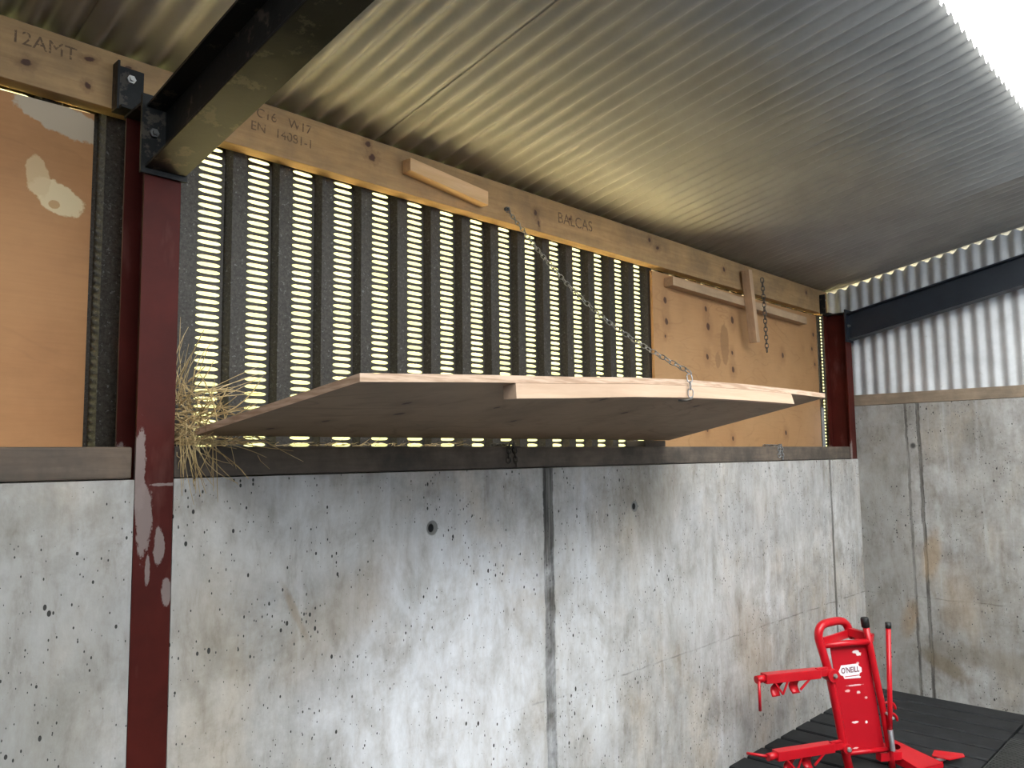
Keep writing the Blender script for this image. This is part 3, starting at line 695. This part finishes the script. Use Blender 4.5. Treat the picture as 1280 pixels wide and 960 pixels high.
# sticker
b = MB(); cx, cz = .0315, .506; sx, sz = .062, .030; dx = .0
def sk(u, v): return (cx + u, .0172, cz + v - .02 * u)
b.prism([sk(-.058, .030), sk(.046, .034), sk(.052, .022), sk(.068, .012), sk(.068, -.010), sk(.054, -.016), sk(.052, -.030), sk(.062, -.034), sk(.058, -.040), sk(-.040, -.040), sk(-.048, -.024), sk(-.062, -.020), sk(-.074, .0), sk(-.064, .016)], (0, .0006, 0))
sg = part(b, 'sticker', M['white'], pl, 'white sticker')
cu = bpy.data.curves.new('lettering', 'FONT'); cu.body = "O'NEILL"; cu.size = .0345; cu.align_x = 'CENTER'; cu.align_y = 'CENTER'; cu.extrude = .0002; cu.offset = .0006; cu.shear = .0
o = text_mesh('lettering', cu, M['ink']); o.parent = pl; o.location = (cx - .003, .0167, cz + .003); o.rotation_euler = (PI / 2, -.02, 0); o.scale = (.92, 1.15, 1)
o['label'] = 'dark red lettering'
b = MB(); b.prism([sk(-.036, -.027), sk(.050, -.023), sk(.050, -.027), sk(-.036, -.031)], (0, -.0004, 0)); part(b, 'sticker_rule', M['red'], pl)
# bosses
def boss(u, z, r):
    b = MB(); b.tube([(u, -.034, z), (u, .030, z)], r, 20); o_ = part(b, 'pivot_boss', M['dark_red'], None, None, .003)
    b = MB(); b.tube([(u + .004, -.034, z), (u + .004, -.040, z)], .013, 6); b.tube([(u + .004, -.040, z), (u + .004, -.046, z)], .009, 10); part(b, 'bolt', M['bolt'], o_, 'silver bolt')
boss(-.108, .503, .034); boss(-.046, .132, .026)
# two arms to the left
rel = math.atan2(-.405, .914) - ang
def arm(u0, z0, l0, l1, l2, rise, down):
    R = Matrix.Rotation(rel, 3, 'Z'); base = Vector((u0, 0, z0))
    def q(l, w, z): return base + R @ Vector((l, w, z))
    b = MB(); b.bar(q(-.02, 0, .014), q(l0, 0, .014 + rise * .35), .040, .034); b.bar(q(l0 + .02, 0, .012 + rise * .3), q(l1, 0, .014 + rise), .052, .046)
    b.bar(q(-.03, -.012, .040), q(-.10, -.012, .040), .02, .012)
    a_ = part(b, 'arm', M['red'], None, None, .003)
    b = MB(); b.tube([q(l1 + .01, 0, .014 + rise), q(l2, 0, .012 + rise)], .019, 12); part(b, 'end_tube', M['red'], a_)
    b = MB(); z1 = .014 + rise
    if down: b.tube([q(l2 + .006, -.012, z1 - .004), q(l2 + .004, -.016, z1 - .148)], .0075, 8)
    else: b.tube([q(l2 + .01, 0, z1), q(l2 - .05, .06, z1 + .002), q(l2 - .06, .08, z1 + .0)], .0075, 8)
    part(b, 'handle_rod', M['dark_red'], a_)
    for lm, tilt in ((-.335, .30), (-.235, -.06)):   # curved clamp cups under the arm
        b = MB(); vs = []; n = 9
        for e in (-.032, .032):
            for k in range(n + 1):
                t_ = k / n; zz = z1 - .020 - .072 * t_; ll = lm + (l1 + .42) * .4 + tilt * (-.075) * t_ + e * (1 - .25 * t_) + .0
                vs.append(q(ll, -.022 + .030 * math.sin(PI * t_ * .9), zz))
        fs = [(k, k + 1, n + 2 + k, n + 1 + k) for k in range(n)]
        L = len(vs); vs += [Vector(v) + Vector((0, .004, 0)) for v in vs]; fs += [tuple(L + i for i in f[::-1]) for f in fs]
        m_ = n + 1
        fs += [(k, L + k, L + k + 1, k + 1) for k in range(n)] + [(m_ + k, m_ + k + 1, L + m_ + k + 1, L + m_ + k) for k in range(n)] + [(n, L + n, L + m_ + n, m_ + n), (0, m_, L + m_, L)]
        b.add(vs, fs, True); part(b, 'clamp_cup', M['dark_red'], a_)
    b = MB(); b.bar(q(l1 + .05, -.02, z1 - .018), q(-.325, -.02, z1 - .085), .006, .008); b.bar(q(-.325, -.02, z1 - .085), q(-.29, -.02, z1 - .02), .006, .008); part(b, 'brace', M['dark_red'], a_)
    b = MB(); b.bar(q(-.215, -.02, z1 - .075), q(-.14, -.02, z1 - .020), .006, .010); part(b, 'brace', M['dark_red'], a_)
    return a_
arm(-.108, .503, -.10, -.425, -.470, .014, True)
arm(-.046, .132, -.10, -.440, -.488, .010, False)
# hooks behind the right tube
for z_, u_ in ((.322, .250), (.262, .258)):
    b = MB(); b.tube([(u_ - .04, .01, z_)] + arc((u_ + .005, .02, z_ + .004), (u_ + .046, .02, z_ + .004), (u_ + .050, .02, z_ - .038), 6), .0072, 8); part(b, 'hook', M['red'])
b = MB(); b.tube([(.206, -.020, .285), (.206, -.032, .285)], .008, 8); b.tube([(.226, -.050, .265), (.226, -.046, .265)], .008, 8); part(b, 'bolt', M['bolt'], None, 'silver bolt')
# foot channel coming forward to the right
def wl(p): # world to local
    v = Vector(p) - OO; return Vector((v.dot(UD), v.dot(NN), v.z))
c = [wl((4.590, -.535, .062)), wl((4.728, -.560, .062)), wl((4.640, -.835, .030)), wl((4.470, -.770, .030))]
def inset_oval(n=16):
    ce = c[0].lerp(c[1], .5) + (c[3] - c[0]) * .20; ua = (c[1] - c[0]) * .34; va = (c[3] - c[0]) * .13
    return [ce + ua * math.cos(2 * PI * k / n) + va * math.sin(2 * PI * k / n) for k in range(n)]
ov = inset_oval(); b = MB()
peri = []
for k in range(16):   # outer ring matched to the oval
    v = ov[k]; best = None
    a = 2 * PI * k / 16; ce = sum((p for p in ov), Vector()) / 16; d = (v - ce) * 20
    for i in range(4):
        p, r_ = c[i], c[(i + 1) % 4]; e = r_ - p; den = d.x * e.y - d.y * e.x
        if abs(den) < 1e-9: continue
        t_ = ((p.x - ce.x) * e.y - (p.y - ce.y) * e.x) / den; s_ = ((p.x - ce.x) * d.y - (p.y - ce.y) * d.x) / den
        if t_ > 0 and -1e-6 <= s_ <= 1 + 1e-6 and (best is None or t_ < best[0]): best = (t_, p + e * s_)
    peri.append(best[1])
tv = [Vector(p) for p in ov + peri]; vs = tv + [p - Vector((0, 0, .005)) for p in tv]
fs = []
for k in range(16):
    j = (k + 1) % 16; fs += [(k, j, 16 + j, 16 + k), (32 + k, 48 + k, 48 + j, 32 + j), (k, 32 + k, 32 + j, j)]
# corners left between ring points
for ci in range(4):
    ds = sorted(range(16), key=lambda k: (peri[k] - c[ci]).length)[:2]; k = min(ds); j = max(ds)
    if (k, j) == (0, 15): k, j = 15, 0
    o_ = len(vs); vs += [c[ci], c[ci] - Vector((0, 0, .005))]; fs += [(16 + k, 16 + j, o_), (48 + k, o_ + 1, 48 + j)]
b.add(vs, fs)
for i, k in ((0, 3), (1, 2)):   # side walls down to the floor
    p, r_ = c[i], c[k]; n_ = (c[1] - c[0]).normalized() * (.005 if i == 0 else -.005)
    b.hexa([Vector((p.x, p.y, .001)), Vector((r_.x, r_.y, .001)), Vector((r_.x, r_.y, .001)) + n_, Vector((p.x, p.y, .001)) + n_, p, r_, r_ + n_, p + n_])
b.bar(c[3] - Vector((0, 0, .012)), c[2] - Vector((0, 0, .012)), .006, .02)
ft = part(b, 'foot_channel', M['red'])
b = MB(); p = [wl((4.700, -.765, .034)), wl((4.766, -.758, .042)), wl((4.831, -.881, .036)), wl((4.800, -.897, .034)), wl((4.700, -.850, .034))]
b.prism(p, (0, 0, -.006)); b.bar(wl((4.70, -.80, .006)), wl((4.76, -.80, .034)), .03, .008); part(b, 'foot_plate', M['red'])
b = MB(); b.bar(wl((4.66, -.80, .028)), wl((4.73, -.815, .018)), .02, .008); part(b, 'hinge', M['bolt'], None, 'bare metal hinge')
b = MB(); b.bar((.17, .01, .06), (.30, .01, .055), .04, .04); part(b, 'foot_bracket', M['dark_red'])
b = MB(); b.box(-.06, .03, -.05, .05, .0005, .008); part(b, 'foot_pad', M['red'])

# ------------------------------------------------------------------ daylight
w = bpy.data.worlds.new('sky'); S.world = w; w.use_nodes = True; nt = w.node_tree; nt.nodes.clear()
out = nt.nodes.new('ShaderNodeOutputWorld'); bg = nt.nodes.new('ShaderNodeBackground')
bg.inputs[0].default_value = (.80, .90, 1.0, 1); bg.inputs[1].default_value = 3.2
nt.links.new(bg.outputs[0], out.inputs[0])
sl = bpy.data.lights.new('sun', 'SUN'); sl.energy = 282.0; sl.angle = .009; sl.color = (1, .93, .78)
so = bpy.data.objects.new('sun', sl); COL.objects.link(so); so.location = (0, 8, 12)
sv = Vector((-.55, .10, .83)).normalized(); so.rotation_euler = sv.to_track_quat('Z', 'Y').to_euler()

# ------------------------------------------------------------------ camera
F, yaw, pitch, roll, D = 990.7139, .8014421, .0911671, -.0126930, 2.2314563
f = Vector((math.sin(yaw) * math.cos(pitch), math.cos(yaw) * math.cos(pitch), math.sin(pitch)))
r0 = Vector((math.cos(yaw), -math.sin(yaw), 0)); u0 = r0.cross(f)
r = r0 * math.cos(roll) + u0 * math.sin(roll); u = -r0 * math.sin(roll) + u0 * math.cos(roll)
cam = bpy.data.cameras.new('camera'); co = bpy.data.objects.new('camera', cam); COL.objects.link(co)
mt = Matrix((r, u, -f)).transposed().to_4x4(); mt.translation = (0, -D, 1.65); co.matrix_world = mt
cam.sensor_fit = 'HORIZONTAL'; cam.sensor_width = 36; cam.lens = F / 1280 * 36; cam.clip_start = .02
S.camera = co
vs_ = S.view_settings; S.display_settings.display_device = 'sRGB'
vs_.view_transform = 'Standard'; vs_.look = 'None'; vs_.exposure = 0; vs_.gamma = 1; vs_.use_curve_mapping = False
S.cycles.use_denoising = True; S.cycles.max_bounces = 10; S.cycles.diffuse_bounces = 6
